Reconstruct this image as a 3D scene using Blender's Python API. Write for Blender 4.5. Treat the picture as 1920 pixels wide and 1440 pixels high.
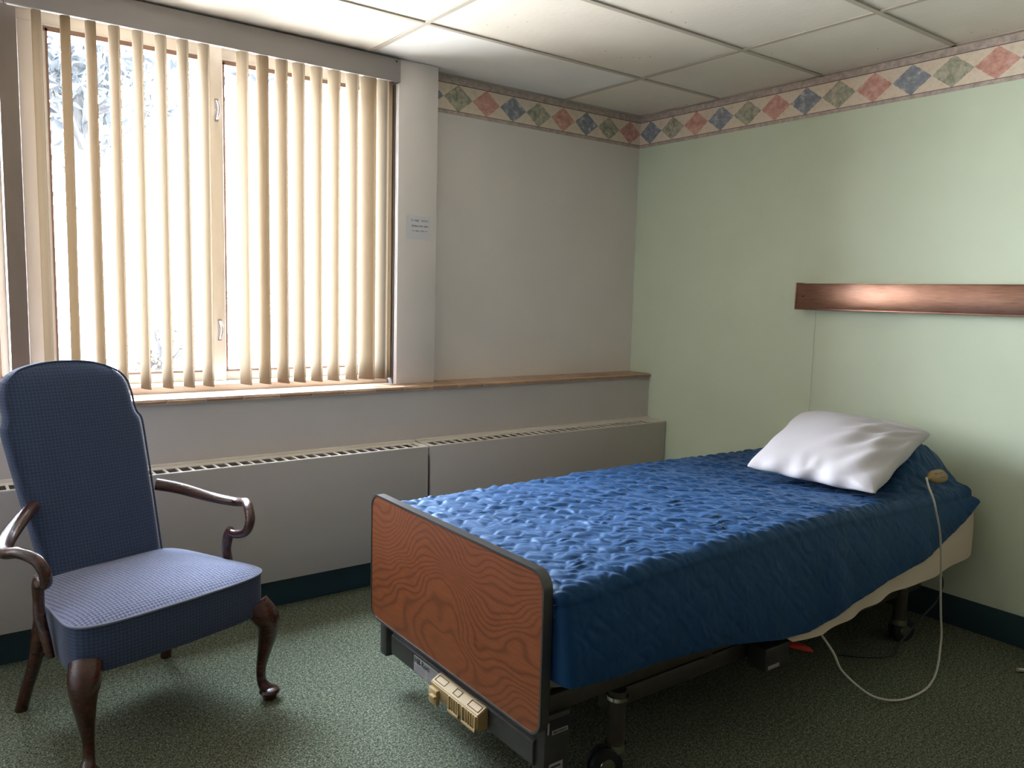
import bpy, bmesh, math, random
import numpy as np
from mathutils import Vector, Matrix
random.seed(7)
for o in list(bpy.data.objects): bpy.data.objects.remove(o, do_unlink=True)
S = bpy.context.scene
COL = S.collection
PI = math.pi
# ------------------------------------------------------------------ camera
# world: x runs along the window wall (green wall at x=0), room is y<0, z up
CAMP = Vector((-3.5008, -3.4966, 1.3593)); YAW, PITCH, ROLL, FPX = 0.6382, -0.1112, 0.0263, 1486.4
fw = Vector((math.sin(YAW)*math.cos(PITCH), math.cos(YAW)*math.cos(PITCH), math.sin(PITCH)))
rt = Vector((math.cos(YAW), -math.sin(YAW), 0)); up = rt.cross(fw)
r2 = rt*math.cos(ROLL)+up*math.sin(ROLL); u2 = -rt*math.sin(ROLL)+up*math.cos(ROLL)
cd = bpy.data.cameras.new('camera'); cam = bpy.data.objects.new('camera', cd); COL.objects.link(cam)
M = Matrix.Identity(4)
for i in range(3): M[i][0], M[i][1], M[i][2], M[i][3] = r2[i], u2[i], -fw[i], CAMP[i]
cam.matrix_world = M
cd.sensor_fit = 'HORIZONTAL'; cd.sensor_width = 36; cd.lens = FPX/1920*36; cd.clip_start = .05
S.camera = cam
# ------------------------------------------------------------------ daylight
w = bpy.data.worlds.new('daylight'); S.world = w; w.use_nodes = True
nt = w.node_tree; nt.nodes.clear()
tc = nt.nodes.new('ShaderNodeTexCoord'); sp = nt.nodes.new('ShaderNodeSeparateXYZ'); cr = nt.nodes.new('ShaderNodeValToRGB')
bg = nt.nodes.new('ShaderNodeBackground'); wo = nt.nodes.new('ShaderNodeOutputWorld')
ma = nt.nodes.new('ShaderNodeMath'); ma.operation = 'MULTIPLY_ADD'; ma.inputs[1].default_value = .5; ma.inputs[2].default_value = .5
nt.links.new(tc.outputs['Generated'], sp.inputs[0]); nt.links.new(sp.outputs[2], ma.inputs[0]); nt.links.new(ma.outputs[0], cr.inputs[0])
e = cr.color_ramp.elements
e[0].position = 0; e[0].color = (.16, .165, .17, 1); e[1].position = 1; e[1].color = (.74, .90, 1.12, 1)
for p, c in ((.28, (.24, .245, .25, 1)), (.42, (.95, .96, .98, 1)), (.52, (1.1, 1.16, 1.26, 1)), (.62, (1.0, 1.08, 1.22, 1)), (.8, (.70, .80, .98, 1))):
    k = e.new(p); k.color = c
nt.links.new(cr.outputs[0], bg.inputs[0]); bg.inputs[1].default_value = 46
nt.links.new(bg.outputs[0], wo.inputs[0])
def portal(x0, x1, z0, z1, y):
    l = bpy.data.lights.new('window_portal', 'AREA'); l.shape = 'RECTANGLE'; l.size = x1-x0; l.size_y = z1-z0
    l.cycles.is_portal = True
    o = bpy.data.objects.new('window_portal', l); COL.objects.link(o)
    o.location = ((x0+x1)/2, y, (z0+z1)/2); o.rotation_euler = (-PI/2, 0, 0)
portal(-3.08, -1.70, .98, 2.36, .16)
portal(-4.60, -3.25, .98, 2.36, .16)
S.view_settings.view_transform = 'Standard'; S.view_settings.look = 'None'
S.view_settings.gamma = 1; S.view_settings.use_curve_mapping = False
S.view_settings.exposure = 0.95

# ------------------------------------------------------------------ materials
class NT:
    def __init__(s, name):
        s.m = bpy.data.materials.new(name); s.m.use_nodes = True; s.t = s.m.node_tree
        s.b = s.t.nodes['Principled BSDF']; s.out = s.t.nodes['Material Output']; s._c = None
    def n(s, typ, **kw):
        o = s.t.nodes.new('ShaderNode'+typ)
        for k, v in kw.items(): setattr(o, k, v)
        return o
    def set(s, o, i, v):
        if isinstance(v, bpy.types.NodeSocket): s.t.links.new(v, o.inputs[i])
        else: o.inputs[i].default_value = v
    def co(s, scale=(1, 1, 1), loc=(0, 0, 0), kind='Object'):
        if s._c is None: s._c = s.n('TexCoord')
        mp = s.n('Mapping'); s.t.links.new(s._c.outputs[kind], mp.inputs[0])
        mp.inputs[1].default_value = loc; mp.inputs[3].default_value = scale
        return mp.outputs[0]
    def noise(s, vec, scale, detail=2, rough=.5, dist=0):
        o = s.n('TexNoise'); s.set(o, 0, vec); o.inputs['Scale'].default_value = scale; o.inputs['Detail'].default_value = detail
        o.inputs['Roughness'].default_value = rough; o.inputs['Distortion'].default_value = dist
        return o.outputs[0]
    def math(s, op, a, b=0.0, c=0.0, clamp=False):
        o = s.n('Math', operation=op); o.use_clamp = clamp
        s.set(o, 0, a); s.set(o, 1, b); s.set(o, 2, c); return o.outputs[0]
    def ramp(s, f, stops, interp='LINEAR'):
        o = s.n('ValToRGB'); s.set(o, 0, f); o.color_ramp.interpolation = interp
        el = o.color_ramp.elements
        while len(el) < len(stops): el.new(.5)
        for k, (p, c) in zip(el, stops):
            k.position = p; k.color = tuple(c)+(1,) if len(c) == 3 else c
        return o.outputs[0]
    def mix(s, f, a, b, mode='MIX'):
        o = s.n('Mix', data_type='RGBA', blend_type=mode)
        s.set(o, 0, f)
        for i, v in ((6, a), (7, b)):
            if not isinstance(v, bpy.types.NodeSocket) and len(v) == 3: v = tuple(v)+(1,)
            s.set(o, i, v)
        return o.outputs[2]
    def bump(s, h, strength=.3, dist=.002):
        o = s.n('Bump'); o.inputs['Strength'].default_value = strength; o.inputs['Distance'].default_value = dist
        s.t.links.new(h, o.inputs['Height']); s.t.links.new(o.outputs[0], s.b.inputs['Normal'])
    def base(s, v, rough=.5, metal=0, spec=.5):
        if not isinstance(v, bpy.types.NodeSocket) and len(v) == 3: v = tuple(v)+(1,)
        s.set(s.b, 'Base Color', v); s.set(s.b, 'Roughness', rough); s.b.inputs['Metallic'].default_value = metal
        s.b.inputs['Specular IOR Level'].default_value = spec
        return s
def painted(name, c, rough=.5, var=.06, nscale=3, bump=.05, spec=.4):
    k = NT(name); v = k.noise(k.co(), nscale, 3)
    lo = [x*(1-var) for x in c]; hi = [min(1, x*(1+var)) for x in c]
    k.base(k.ramp(v, ((.3, lo), (.7, hi))), rough, 0, spec)
    if bump: k.bump(k.noise(k.co(), 220, 2), bump, .001)
    return k.m
def metal(name, c, rough=.35, met=.8):
    k = NT(name); v = k.noise(k.co(), 25, 4)
    k.base(k.ramp(v, ((.3, [x*.8 for x in c]), (.7, c))), rough, met); return k.m
MT = {}
MT['wall_beige'] = painted('beige_wall_paint', (.76, .70, .655), .55, .03)
MT['apron'] = painted('beige_apron_shaded', (.54, .495, .47), .5, .03)  # wall beige darkened, shade below the sill put into the colour
MT['wall_rear'] = painted('low_bounce_dark_wall', (.14, .10, .075), .5, .1)  # unseen rear wall, coloured dark to cut the bounce light
MT['wall_far'] = painted('pale_wall_paint', (.42, .41, .40), .6, .02)
MT['wall_green'] = painted('green_wall_paint', (.64, .71, .54), .5, .03)
MT['conv'] = painted('convector_enamel', (.46, .41, .38), .38, .02, 2, .02)
MT['white_trim'] = painted('cream_window_paint', (.70, .64, .56), .45, .03)
MT['valance'] = painted('valance_plastic', (.30, .27, .255), .45, .03)
MT['baseboard'] = painted('dark_teal_rubber', (.018, .045, .055), .6, .1)
MT['edge'] = painted('glossy_edge_moulding', (.035, .033, .032), .28, .05, 3, 0, 1.0)
MT['black'] = painted('black_plastic', (.014, .015, .018), .5, .1)
MT['darkmetal'] = metal('dark_painted_steel', (.055, .05, .047), .42, .35)
MT['brownmetal'] = metal('brown_painted_steel', (.075, .06, .048), .45, .4)
MT['chrome'] = metal('bright_steel', (.62, .58, .5), .25, 1)
MT['beige_plastic'] = painted('aged_cream_plastic', (.34, .23, .095), .62, .06, 12)
MT['label'] = painted('silver_label', (.30, .27, .27), .4, .05)
MT['ink'] = painted('black_ink', (.015, .015, .02), .6, .05)
MT['paper'] = painted('white_paper', (.66, .65, .67), .7, .02, 3, 0)
MT['grey_ink'] = painted('grey_ink', (.16, .15, .17), .7, .02, 3, 0)
MT['cord'] = painted('grey_white_cord', (.52, .49, .42), .45, .04)
MT['darkcord'] = painted('dark_cord', (.03, .035, .035), .5, .04)
MT['red'] = painted('red_plastic', (.45, .03, .02), .45, .05)
MT['jamb'] = painted('jamb_shade_strip', (.115, .10, .09), .6, .05)  # dark tone stands in for shade on the pillar's window side
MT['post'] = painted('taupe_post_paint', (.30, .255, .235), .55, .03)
MT['brown_frame'] = painted('brown_window_gasket', (.22, .13, .09), .5, .05)
MT['white_cap'] = painted('white_plastic', (.7, .7, .66), .4, .02)
MT['mattress'] = painted('mattress_ticking', (.30, .30, .28), .7, .04)

def m_carpet():
    k = NT('speckled_green_carpet'); c = k.co()
    a = k.noise(c, 190, 3, .7); b = k.noise(c, 75, 3, .6); big = k.noise(c, 2.2, 3)
    col = k.ramp(a, ((.32, (.020, .024, .019)), (.46, (.098, .110, .080)), (.57, (.225, .240, .170)), (.70, (.52, .53, .38))))
    col2 = k.ramp(b, ((.35, (.55, .58, .56)), (.65, (1.15, 1.15, 1.08))))
    col = k.mix(1, col, col2, 'MULTIPLY')
    col = k.mix(1, col, k.ramp(big, ((.3, (.88, .88, .88)), (.7, (1.05, 1.05, 1.05)))), 'MULTIPLY')
    k.base(col, .95, 0, .1); k.bump(a, .9, .006); return k.m
MT['carpet'] = m_carpet()
def m_tile(name, pits=True, c=(.84, .77, .67)):
    k = NT(name); co = k.co()
    v = k.noise(co, 6, 3)
    col = k.ramp(v, ((.3, [x*.96 for x in c]), (.7, c)))
    if pits:
        vo = k.n('TexVoronoi'); k.set(vo, 0, k.co((1, .7, 1))); vo.inputs['Scale'].default_value = 26
        d = vo.outputs['Distance']
        gate = k.math('GREATER_THAN', k.noise(co, 3.2, 4, .75), .56)
        pit = k.math('MULTIPLY', k.math('LESS_THAN', d, .085), gate)
        col = k.mix(pit, col, (.30, .26, .2))
        k.bump(k.math('SUBTRACT', k.noise(co, 45, 4), k.math('MULTIPLY', pit, .8)), .25, .004)
    else:
        k.bump(k.noise(co, 20, 3), .05, .002)
    k.base(col, .85, 0, .2); return k.m
MT['tile'] = m_tile('fissured_ceiling_tile'); MT['tile_plain'] = m_tile('smooth_ceiling_tile', False, (.90, .88, .85))
MT['tbar'] = painted('ceiling_grid_enamel', (.50, .44, .36), .45, .03)
def m_border():
    k = NT('diamond_wallpaper'); uv = k.co(kind='UV'); s_ = k.n('SeparateXYZ'); k.set(s_, 0, uv)
    nz = k.noise(uv, 55, 3, .6); nz2 = k.noise(uv, 30, 4, .7); wob = k.math('MULTIPLY', k.math('SUBTRACT', nz, .5), .20)
    u = k.math('DIVIDE', s_.outputs[0], .1723)                      # one diamond every 17 cm
    v = s_.outputs[1]                                               # metres above the lower edge
    t = k.math('ADD', u, .5); cell = k.math('FLOOR', t); fr = k.math('SUBTRACT', k.math('FRACT', t), .5)
    dv = k.math('DIVIDE', k.math('ABSOLUTE', k.math('SUBTRACT', v, .082)), .066)
    du = k.math('DIVIDE', k.math('ABSOLUTE', fr), .50)
    d = k.math('ADD', k.math('ADD', du, dv), wob)
    ins = k.math('LESS_THAN', d, 1.0)
    m3 = k.math('FLOORED_MODULO', cell, 3.0)
    blue = k.ramp(nz2, ((.35, (.22, .235, .27)), (.55, (.34, .35, .38)), (.66, (.66, .63, .60))))
    grn = k.ramp(nz2, ((.36, (.27, .27, .19)), (.52, (.46, .44, .33)), (.68, (.66, .58, .45))))
    pnk = k.ramp(nz2, ((.35, (.56, .27, .21)), (.55, (.72, .40, .32)), (.7, (.80, .58, .48))))
    crm = k.ramp(nz2, ((.35, (.74, .62, .46)), (.55, (.84, .72, .58)), (.7, (.82, .58, .50))))
    dc = k.mix(k.math('GREATER_THAN', m3, .5), blue, grn); dc = k.mix(k.math('GREATER_THAN', m3, 1.5), dc, pnk)
    col = k.mix(ins, crm, dc)
    strip = k.ramp(nz2, ((.35, (.38, .31, .27)), (.55, (.55, .45, .38)), (.7, (.66, .54, .46))))
    st = k.math('MAXIMUM', k.math('GREATER_THAN', v, .148), k.math('LESS_THAN', v, .018))
    col = k.mix(st, col, strip)
    ln_ = k.math('MAXIMUM', k.math('COMPARE', v, .148, .0018), k.math('COMPARE', v, .018, .0014))
    col = k.mix(ln_, col, (.16, .12, .11))
    k.base(col, .6, 0, .3); return k.m
MT['border'] = m_border()
def m_slat():
    k = NT('vertical_blind_vinyl')
    c = k.ramp(k.noise(k.co((3, 3, .3)), 5, 2), ((.3, (.235, .185, .130)), (.7, (.25, .20, .144))))
    k.base(c, .85, 0, .04)
    tr = k.n('BsdfTranslucent'); k.set(tr, 0, c); mx = k.n('MixShader'); mx.inputs[0].default_value = .55
    k.t.links.new(k.b.outputs[0], mx.inputs[1]); k.t.links.new(tr.outputs[0], mx.inputs[2]); k.t.links.new(mx.outputs[0], k.out.inputs[0])
    return k.m
MT['slat'] = m_slat()
def m_glass():
    k = NT('window_glass'); k.noise(k.co(), 2)
    tr = k.n('BsdfTransparent'); gl = k.n('BsdfGlossy'); gl.inputs['Roughness'].default_value = .02
    tr.inputs[0].default_value = (.97, .985, .98, 1)
    mx = k.n('MixShader'); mx.inputs[0].default_value = .05
    k.t.links.new(tr.outputs[0], mx.inputs[1]); k.t.links.new(gl.outputs[0], mx.inputs[2]); k.t.links.new(mx.outputs[0], k.out.inputs[0])
    return k.m
MT['glass'] = m_glass()
def m_sill():
    k = NT('terracotta_sill_tile'); c = k.co()
    sx = k.n('SeparateXYZ'); k.set(sx, 0, c)
    wn = k.n('TexWhiteNoise', noise_dimensions='1D'); k.set(wn, 'W', k.math('FLOOR', k.math('DIVIDE', sx.outputs[0], .1524)))
    tint = k.ramp(wn.outputs[0], ((0, (.34, .19, .11)), (.5, (.44, .26, .16)), (1, (.52, .34, .22))))
    col = k.mix(1, tint, k.ramp(k.noise(c, 18, 4), ((.3, (.8, .8, .8)), (.7, (1.15, 1.12, 1.05)))), 'MULTIPLY')
    k.base(col, .32, 0, .5); return k.m
MT['sill'] = m_sill(); MT['grout'] = painted('pale_grout', (.6, .54, .45), .8, .05)
def m_oak():
    k = NT('oak_laminate')
    wob = k.noise(k.co((1, .9, 1.5)), 2.1, 2, .45)
    c = k.co((0, .30, 2.2), (0, .25, -.62))
    vm = k.n('VectorMath', operation='ADD'); k.set(vm, 0, c)
    cx = k.n('CombineXYZ'); k.set(cx, 1, k.math('MULTIPLY', k.math('SUBTRACT', wob, .5), .75)); k.set(cx, 2, k.math('MULTIPLY', k.math('SUBTRACT', wob, .5), 1.0)); k.set(vm, 1, cx.outputs[0])
    wv = k.n('TexWave', wave_type='RINGS', rings_direction='X'); k.set(wv, 0, vm.outputs[0])
    wv.inputs['Scale'].default_value = 8.5; wv.inputs['Distortion'].default_value = .8; wv.inputs['Detail'].default_value = 3; wv.inputs['Detail Scale'].default_value = 2
    fine = k.noise(k.co((1, 3, 70)), 6, 5, .7)
    col = k.ramp(wv.outputs[1], ((0.0, (.115, .030, .009)), (.18, (.150, .041, .0115)), (.5, (.172, .049, .014)), (1, (.180, .052, .015))))
    col = k.mix(1, col, k.ramp(fine, ((.3, (.74, .72, .70)), (.65, (1.1, 1.08, 1.06)))), 'MULTIPLY')
    k.base(col, .42, 0, .4); k.bump(fine, .12, .001); return k.m
MT['oak'] = m_oak()
def m_mahog():
    k = NT('dark_mahogany'); v = k.noise(k.co((3, 3, 14)), 6, 5, .6)
    k.base(k.ramp(v, ((.3, (.026, .009, .006)), (.7, (.075, .022, .013)))), .26, 0, .5)
    k.b.inputs['Coat Weight'].default_value = .35; k.b.inputs['Coat Roughness'].default_value = .2; return k.m
MT['mahog'] = m_mahog()
def m_uph(name, c0, c1, flat):
    k = NT(name); c = k.co((1, 1, 1)); s_ = k.n('SeparateXYZ'); k.set(s_, 0, c)
    def wv(ax, sc): return k.math('SINE', k.math('MULTIPLY', ax, sc))
    xa = k.math('ADD', s_.outputs[0], s_.outputs[1]); xb = k.math('SUBTRACT', s_.outputs[0], s_.outputs[1])
    za = k.math('ADD', s_.outputs[0], s_.outputs[2]); zb = k.math('SUBTRACT', s_.outputs[0], s_.outputs[2])
    p = k.math('MULTIPLY', wv(xa, 300), wv(xb, 300)); q = k.math('MULTIPLY', wv(za, 300), wv(zb, 300))
    pat = k.math('ADD', k.math('MULTIPLY', p if flat else q, .34), k.noise(c, 260, 2))
    col = k.ramp(pat, ((.25, c0), (.85, c1)))
    k.base(col, .85, 0, .25); k.b.inputs['Sheen Weight'].default_value = .25; k.b.inputs['Sheen Roughness'].default_value = .4
    k.bump(pat, .4, .0015); return k.m
MT['uph_seat'] = m_uph('slate_blue_upholstery_lit', (.065, .075, .125), (.24, .25, .36), True)  # seat top: light falling on it painted into a paler tone
MT['uph'] = m_uph('slate_blue_upholstery_shaded', (.034, .050, .098), (.060, .085, .155), False)  # same fabric, with the shade of the upright faces painted in
MT['piping'] = painted('blue_grey_piping', (.20, .21, .28), .7, .05)
def m_quilt():
    k = NT('blue_quilted_bedspread'); c = k.co()
    col = k.ramp(k.noise(c, 9, 3), ((.3, (.0022, .025, .085)), (.7, (.0036, .032, .104))))
    k.base(col, .58, 0, .6); k.b.inputs['Specular Tint'].default_value = (.35, .66, 1, 1)
    k.b.inputs['Sheen Weight'].default_value = .2; k.b.inputs['Sheen Roughness'].default_value = .35
    k.b.inputs['Sheen Tint'].default_value = (.45, .65, 1, 1)
    k.bump(k.noise(k.co((1, 1, 1)), 420, 2), .1, .001); return k.m
MT['quilt'] = m_quilt()
def m_cloth(name, c, bs=.1):
    k = NT(name); v = k.noise(k.co(), 8, 3)
    k.base(k.ramp(v, ((.3, [x*.95 for x in c]), (.7, c))), .8, 0, .2)
    k.bump(k.noise(k.co(), 500, 2), bs, .001); return k.m
MT['pillow'] = m_cloth('white_pillowcase', (.56, .525, .545)); MT['sheet'] = m_cloth('tan_bed_sheet', (.70, .57, .45))
def m_steel():
    k = NT('brushed_bronze_steel'); v = k.noise(k.co((1, 3, 60)), 5, 4, .6); bl = k.noise(k.co((1, 2.2, 3)), 3.1, 3)
    sx = k.n('SeparateXYZ'); k.set(sx, 0, k.co())
    col = k.ramp(bl, ((.3, (.19, .088, .056)), (.7, (.29, .155, .11))))
    k.base(k.mix(.35, col, k.ramp(v, ((.3, (.20, .10, .065)), (.7, (.45, .28, .21))))), .30, .88); return k.m
MT['bronze'] = m_steel()
def m_leaf():
    k = NT('blue_green_leaf'); v = k.noise(k.co(), 3, 2)
    c = k.ramp(v, ((.3, (.006, .0085, .012)), (.7, (.014, .018, .022)))); k.base(c, .6)
    tr = k.n('BsdfTranslucent'); k.set(tr, 0, c); mx = k.n('MixShader'); mx.inputs[0].default_value = .35
    k.t.links.new(k.b.outputs[0], mx.inputs[1]); k.t.links.new(tr.outputs[0], mx.inputs[2]); k.t.links.new(mx.outputs[0], k.out.inputs[0]); return k.m
MT['leaf'] = m_leaf()
def m_leaf2():
    k = NT('autumn_leaf'); v = k.noise(k.co(), 5, 2); k.base(k.ramp(v, ((.3, (.030, .016, .011)), (.7, (.034, .027, .012)))), .6); return k.m
MT['leaf_red'] = m_leaf2(); MT['bark'] = painted('bark', (.016, .015, .016), .8, .3, 12)

# ------------------------------------------------------------------ mesh helpers
def empty(name, loc=(0, 0, 0), rz=0):
    o = bpy.data.objects.new(name, None); COL.objects.link(o); o.location = loc; o.rotation_euler = (0, 0, rz); o.empty_display_size = .1; return o
def tag(o, label=None, cat=None, group=None, kind=None):
    for k, v in (('label', label), ('category', cat), ('group', group), ('kind', kind)):
        if v: o[k] = v
    return o
def obj(name, bm, mat, parent=None, smooth=True, ang=40):
    me = bpy.data.meshes.new(name)
    if isinstance(bm, tuple): me.from_pydata(bm[0], [], bm[1])
    else:
        bmesh.ops.recalc_face_normals(bm, faces=bm.faces); bm.to_mesh(me); bm.free()
    for m_ in (mat if isinstance(mat, (list, tuple)) else [mat]): me.materials.append(MT[m_] if isinstance(m_, str) else m_)
    if smooth:
        me.shade_smooth()
        if ang: me.set_sharp_from_angle(angle=math.radians(ang))
    o = bpy.data.objects.new(name, me); COL.objects.link(o)
    if parent: o.parent = parent
    return o
def box(bm, x0, x1, y0, y1, z0, z1, bev=0, seg=2, mi=0):
    n0 = set(bm.faces)
    vs = [bm.verts.new((x, y, z)) for x in (x0, x1) for y in (y0, y1) for z in (z0, z1)]
    fs = [bm.faces.new([vs[i] for i in f]) for f in ((0, 1, 3, 2), (4, 6, 7, 5), (0, 4, 5, 1), (2, 3, 7, 6), (0, 2, 6, 4), (1, 5, 7, 3))]
    if bev:
        es = list({e_ for f in fs for e_ in f.edges})
        bmesh.ops.bevel(bm, geom=es, offset=bev, segments=seg, affect='EDGES', profile=.5)
    if mi:
        for f in set(bm.faces)-n0: f.material_index = mi
    return bm
def B(*a, **k): return box(bmesh.new(), *a, **k)
def prism(bm, pts, ax, a0, a1, bev=0, seg=3, caps_only=False):
    """closed outline pts (2D) extruded along axis ax from a0 to a1"""
    def P(p, a):
        q = list(p); q.insert(ax, a); return q
    v0 = [bm.verts.new(P(p, a0)) for p in pts]; v1 = [bm.verts.new(P(p, a1)) for p in pts]
    n = len(pts)
    f0 = bm.faces.new(v0); f1 = bm.faces.new(v1[::-1])
    for i in range(n): bm.faces.new((v0[i], v1[i], v1[(i+1) % n], v0[(i+1) % n]))
    if bev:
        es = list(f0.edges)+list(f1.edges)
        bmesh.ops.bevel(bm, geom=es, offset=bev, segments=seg, affect='EDGES', profile=.5)
    return bm
def rrect(y0, y1, z0, z1, r, n=8):
    out = []
    for cx, cz, a in ((y1-r, z1-r, 0), (y0+r, z1-r, 90), (y0+r, z0+r, 180), (y1-r, z0+r, 270)):
        for i in range(n+1):
            t = math.radians(a+90*i/n); out.append((cx+r*math.cos(t), cz+r*math.sin(t)))
    return out
def catmull(P, n=8):
    P = [Vector(p) for p in P]; out = []
    for i in range(len(P)-1):
        p0 = P[i-1] if i else P[0]*2-P[1]; p1, p2 = P[i], P[i+1]; p3 = P[i+2] if i+2 < len(P) else P[-1]*2-P[-2]
        for k in range(n):
            t = k/n; out.append(.5*((2*p1)+(p2-p0)*t+(2*p0-5*p1+4*p2-p3)*t*t+(3*p1-p0-3*p2+p3)*t**3))
    out.append(P[-1]); return out
def tube(bm, pts, rad, seg=12, n=8, smooth=True, side=None, cap=True):
    """pts 3D, rad float or list of float/(ra,rb); side = fixed reference vector for the ra axis"""
    if not isinstance(rad, (list, tuple)): rad = [rad]*len(pts)
    R4 = [(r, r) if not isinstance(r, (tuple, list)) else r for r in rad]
    if smooth and len(pts) > 2:
        Q = catmull(pts, n); RR = catmull([(a, b, 0) for a, b in R4], n)
    else: Q = [Vector(p) for p in pts]; RR = [Vector((a, b, 0)) for a, b in R4]
    rings = []; pn = None
    for i, p in enumerate(Q):
        t = (Q[min(i+1, len(Q)-1)]-Q[max(i-1, 0)]).normalized()
        if side is not None: a = Vector(side)-t*t.dot(Vector(side))
        elif pn is None:
            a = Vector((0, 0, 1)) if abs(t.z) < .9 else Vector((1, 0, 0)); a = a-t*t.dot(a)
        else: a = pn-t*t.dot(pn)
        a.normalize(); pn = a; b = t.cross(a)
        rings.append([bm.verts.new(p+a*(RR[i].x*math.cos(2*PI*k/seg))+b*(RR[i].y*math.sin(2*PI*k/seg))) for k in range(seg)])
    for i in range(len(rings)-1):
        for k in range(seg): bm.faces.new((rings[i][k], rings[i][(k+1) % seg], rings[i+1][(k+1) % seg], rings[i+1][k]))
    if cap: bm.faces.new(rings[0][::-1]); bm.faces.new(rings[-1])
    return bm
def T(*a, **k): return tube(bmesh.new(), *a, **k)
def loft(bm, rings, cap=True):
    R = [[bm.verts.new(p) for p in r] for r in rings]; n = len(R[0])
    for i in range(len(R)-1):
        for k in range(n): bm.faces.new((R[i][k], R[i][(k+1) % n], R[i+1][(k+1) % n], R[i+1][k]))
    if cap: bm.faces.new(R[0][::-1]); bm.faces.new(R[-1])
    return bm
def text_obj(name, body, size, mat, parent, loc, rot, depth=.0004):
    cu = bpy.data.curves.new(name, 'FONT'); cu.body = body; cu.size = size; cu.extrude = depth; cu.offset = size*.012
    t = bpy.data.objects.new(name, cu); COL.objects.link(t)
    dg = bpy.context.evaluated_depsgraph_get(); me = bpy.data.meshes.new_from_object(t.evaluated_get(dg))
    bpy.data.objects.remove(t, do_unlink=True)
    me.materials.clear(); me.materials.append(MT[mat])
    o = bpy.data.objects.new(name, me); COL.objects.link(o); o.location = loc; o.rotation_euler = rot
    if parent: o.parent = parent
    return o
def vnoise(x, y, seed=0):
    """smooth value noise on numpy arrays, -1..1"""
    xi = np.floor(x).astype(np.int64); yi = np.floor(y).astype(np.int64); fx = x-xi; fy = y-yi
    fx = fx*fx*(3-2*fx); fy = fy*fy*(3-2*fy)
    def h(a, b):
        n = (a*374761393+b*668265263+seed*1442695041) & 0xffffffff
        n = ((n ^ (n >> 13))*1274126177) & 0xffffffff
        return ((n ^ (n >> 16)) & 0xffff)/32767.5-1
    return (h(xi, yi)*(1-fx)+h(xi+1, yi)*fx)*(1-fy)+(h(xi, yi+1)*(1-fx)+h(xi+1, yi+1)*fx)*fy

# ------------------------------------------------------------------ the room
H = 2.44; XL = -4.75; YB = -5.4; PX0, PX1, PY = -1.672, -1.459, -.0865
ZS, SY, ZC, CY = .915, -.1817, .6456, -.3189
def struct(name, bm, m, **k): return tag(obj(name, bm, m, **k), kind='structure')
struct('floor', B(XL-.2, .2, YB-.2, .3, -.12, 0), 'carpet', smooth=False)
struct('wall_right', B(0, .15, YB-.15, .3, 0, H+.2), 'wall_green', smooth=False)
struct('wall_left', B(XL-.15, XL, YB-.15, .3, 0, H+.2), 'wall_far', smooth=False)
struct('wall_back', B(XL-.15, .15, YB-.15, YB, 0, H+.2), 'wall_rear', smooth=False)
# window wall: solid right of the pillar, apron under the sill, header above, mullion post
struct('wall_window', B(PX0+.05, 0, 0, .22, 0, H+.2), 'wall_beige', smooth=False)
struct('wall_under_window', B(XL, PX0+.05, 0, .22, 0, ZS+.03), 'wall_beige', smooth=False)
struct('wall_over_window', B(XL, PX0+.05, .02, .22, 2.375, H+.2), 'wall_beige', smooth=False)
struct('wall_beside_window', B(XL, -4.62, 0, .22, ZS+.03, 2.375), 'wall_beige', smooth=False)
struct('trim_6', B(XL, 0, -.165, 0, 0, ZS-.022), 'apron', smooth=False)    # apron below the sill

struct('trim_1', B(PX0, PX1, PY, .16, ZS, H, bev=.003), 'wall_beige')          # boxed pillar
struct('trim_7', B(PX0-.004, PX0-.0005, -.055, .16, ZS+.001, 2.40), 'jamb', smooth=False)   # dark strip added to paint the shade on the jamb
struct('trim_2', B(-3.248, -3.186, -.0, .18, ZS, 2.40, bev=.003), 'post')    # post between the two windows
# sill of bullnose tiles
bm = bmesh.new(); xx = 0.0
prof = [(0.0, ZS), (SY+.014, ZS), (SY+.005, ZS-.003), (SY, ZS-.010), (SY+.002, ZS-.018), (SY+.012, ZS-.024), (0, ZS-.024)]
while xx > XL:
    x1 = max(xx-.1524, XL); prism(bm, prof, 0, x1+.0016, xx-.0016, bev=.0012, seg=1); xx = x1
sl = struct('trim_3', bm, 'sill')
obj('grout', B(XL, -.001, SY+.004, 0, ZS-.022, ZS-.0015), 'grout', sl)
# ceiling: grid on a 2 x 4 ft module, tiles resting in it
M1, L2, TY, TX = -.5911, -.6044, .6096, 1.2192
ce = struct('ceiling', B(XL-.15, .15, YB-.15, .22, H+.06, H+.2), 'wall_beige', smooth=False)
ys = [0]+[M1-TY*i for i in range(9) if M1-TY*i > YB]+[YB]; xs = [0]+[L2-TX*i for i in range(6) if L2-TX*i > XL]+[XL]
for i in range(len(ys)-1):
    for j in range(len(xs)-1):
        plain = (i == 0 and j == 1)
        t = obj('ceiling_tile', B(xs[j+1]+.004, xs[j]-.004, ys[i+1]+.004, ys[i]-.004, H+.002, H+.018), 'tile_plain' if plain else 'tile', ce, smooth=False)
        if plain: t['label'] = 'smoother white ceiling tile'
bm = bmesh.new()
for y in ys[1:-1]: box(bm, XL, 0, y-.012, y+.012, H-.004, H+.0015, bev=.001, seg=1)
for x in xs[1:-1]: box(bm, x-.012, x+.012, YB, 0, H-.0035, H+.0012, bev=.001, seg=1)
box(bm, XL, PX0, -.022, 0, H-.004, H+.0015)
box(bm, -.02, 0, YB, 0, H-.004, H+.0015)
box(bm, PX1, 0, -.02, 0, H-.004, H+.0015)
obj('ceiling_grid', bm, 'tbar', ce, smooth=False)
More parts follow.
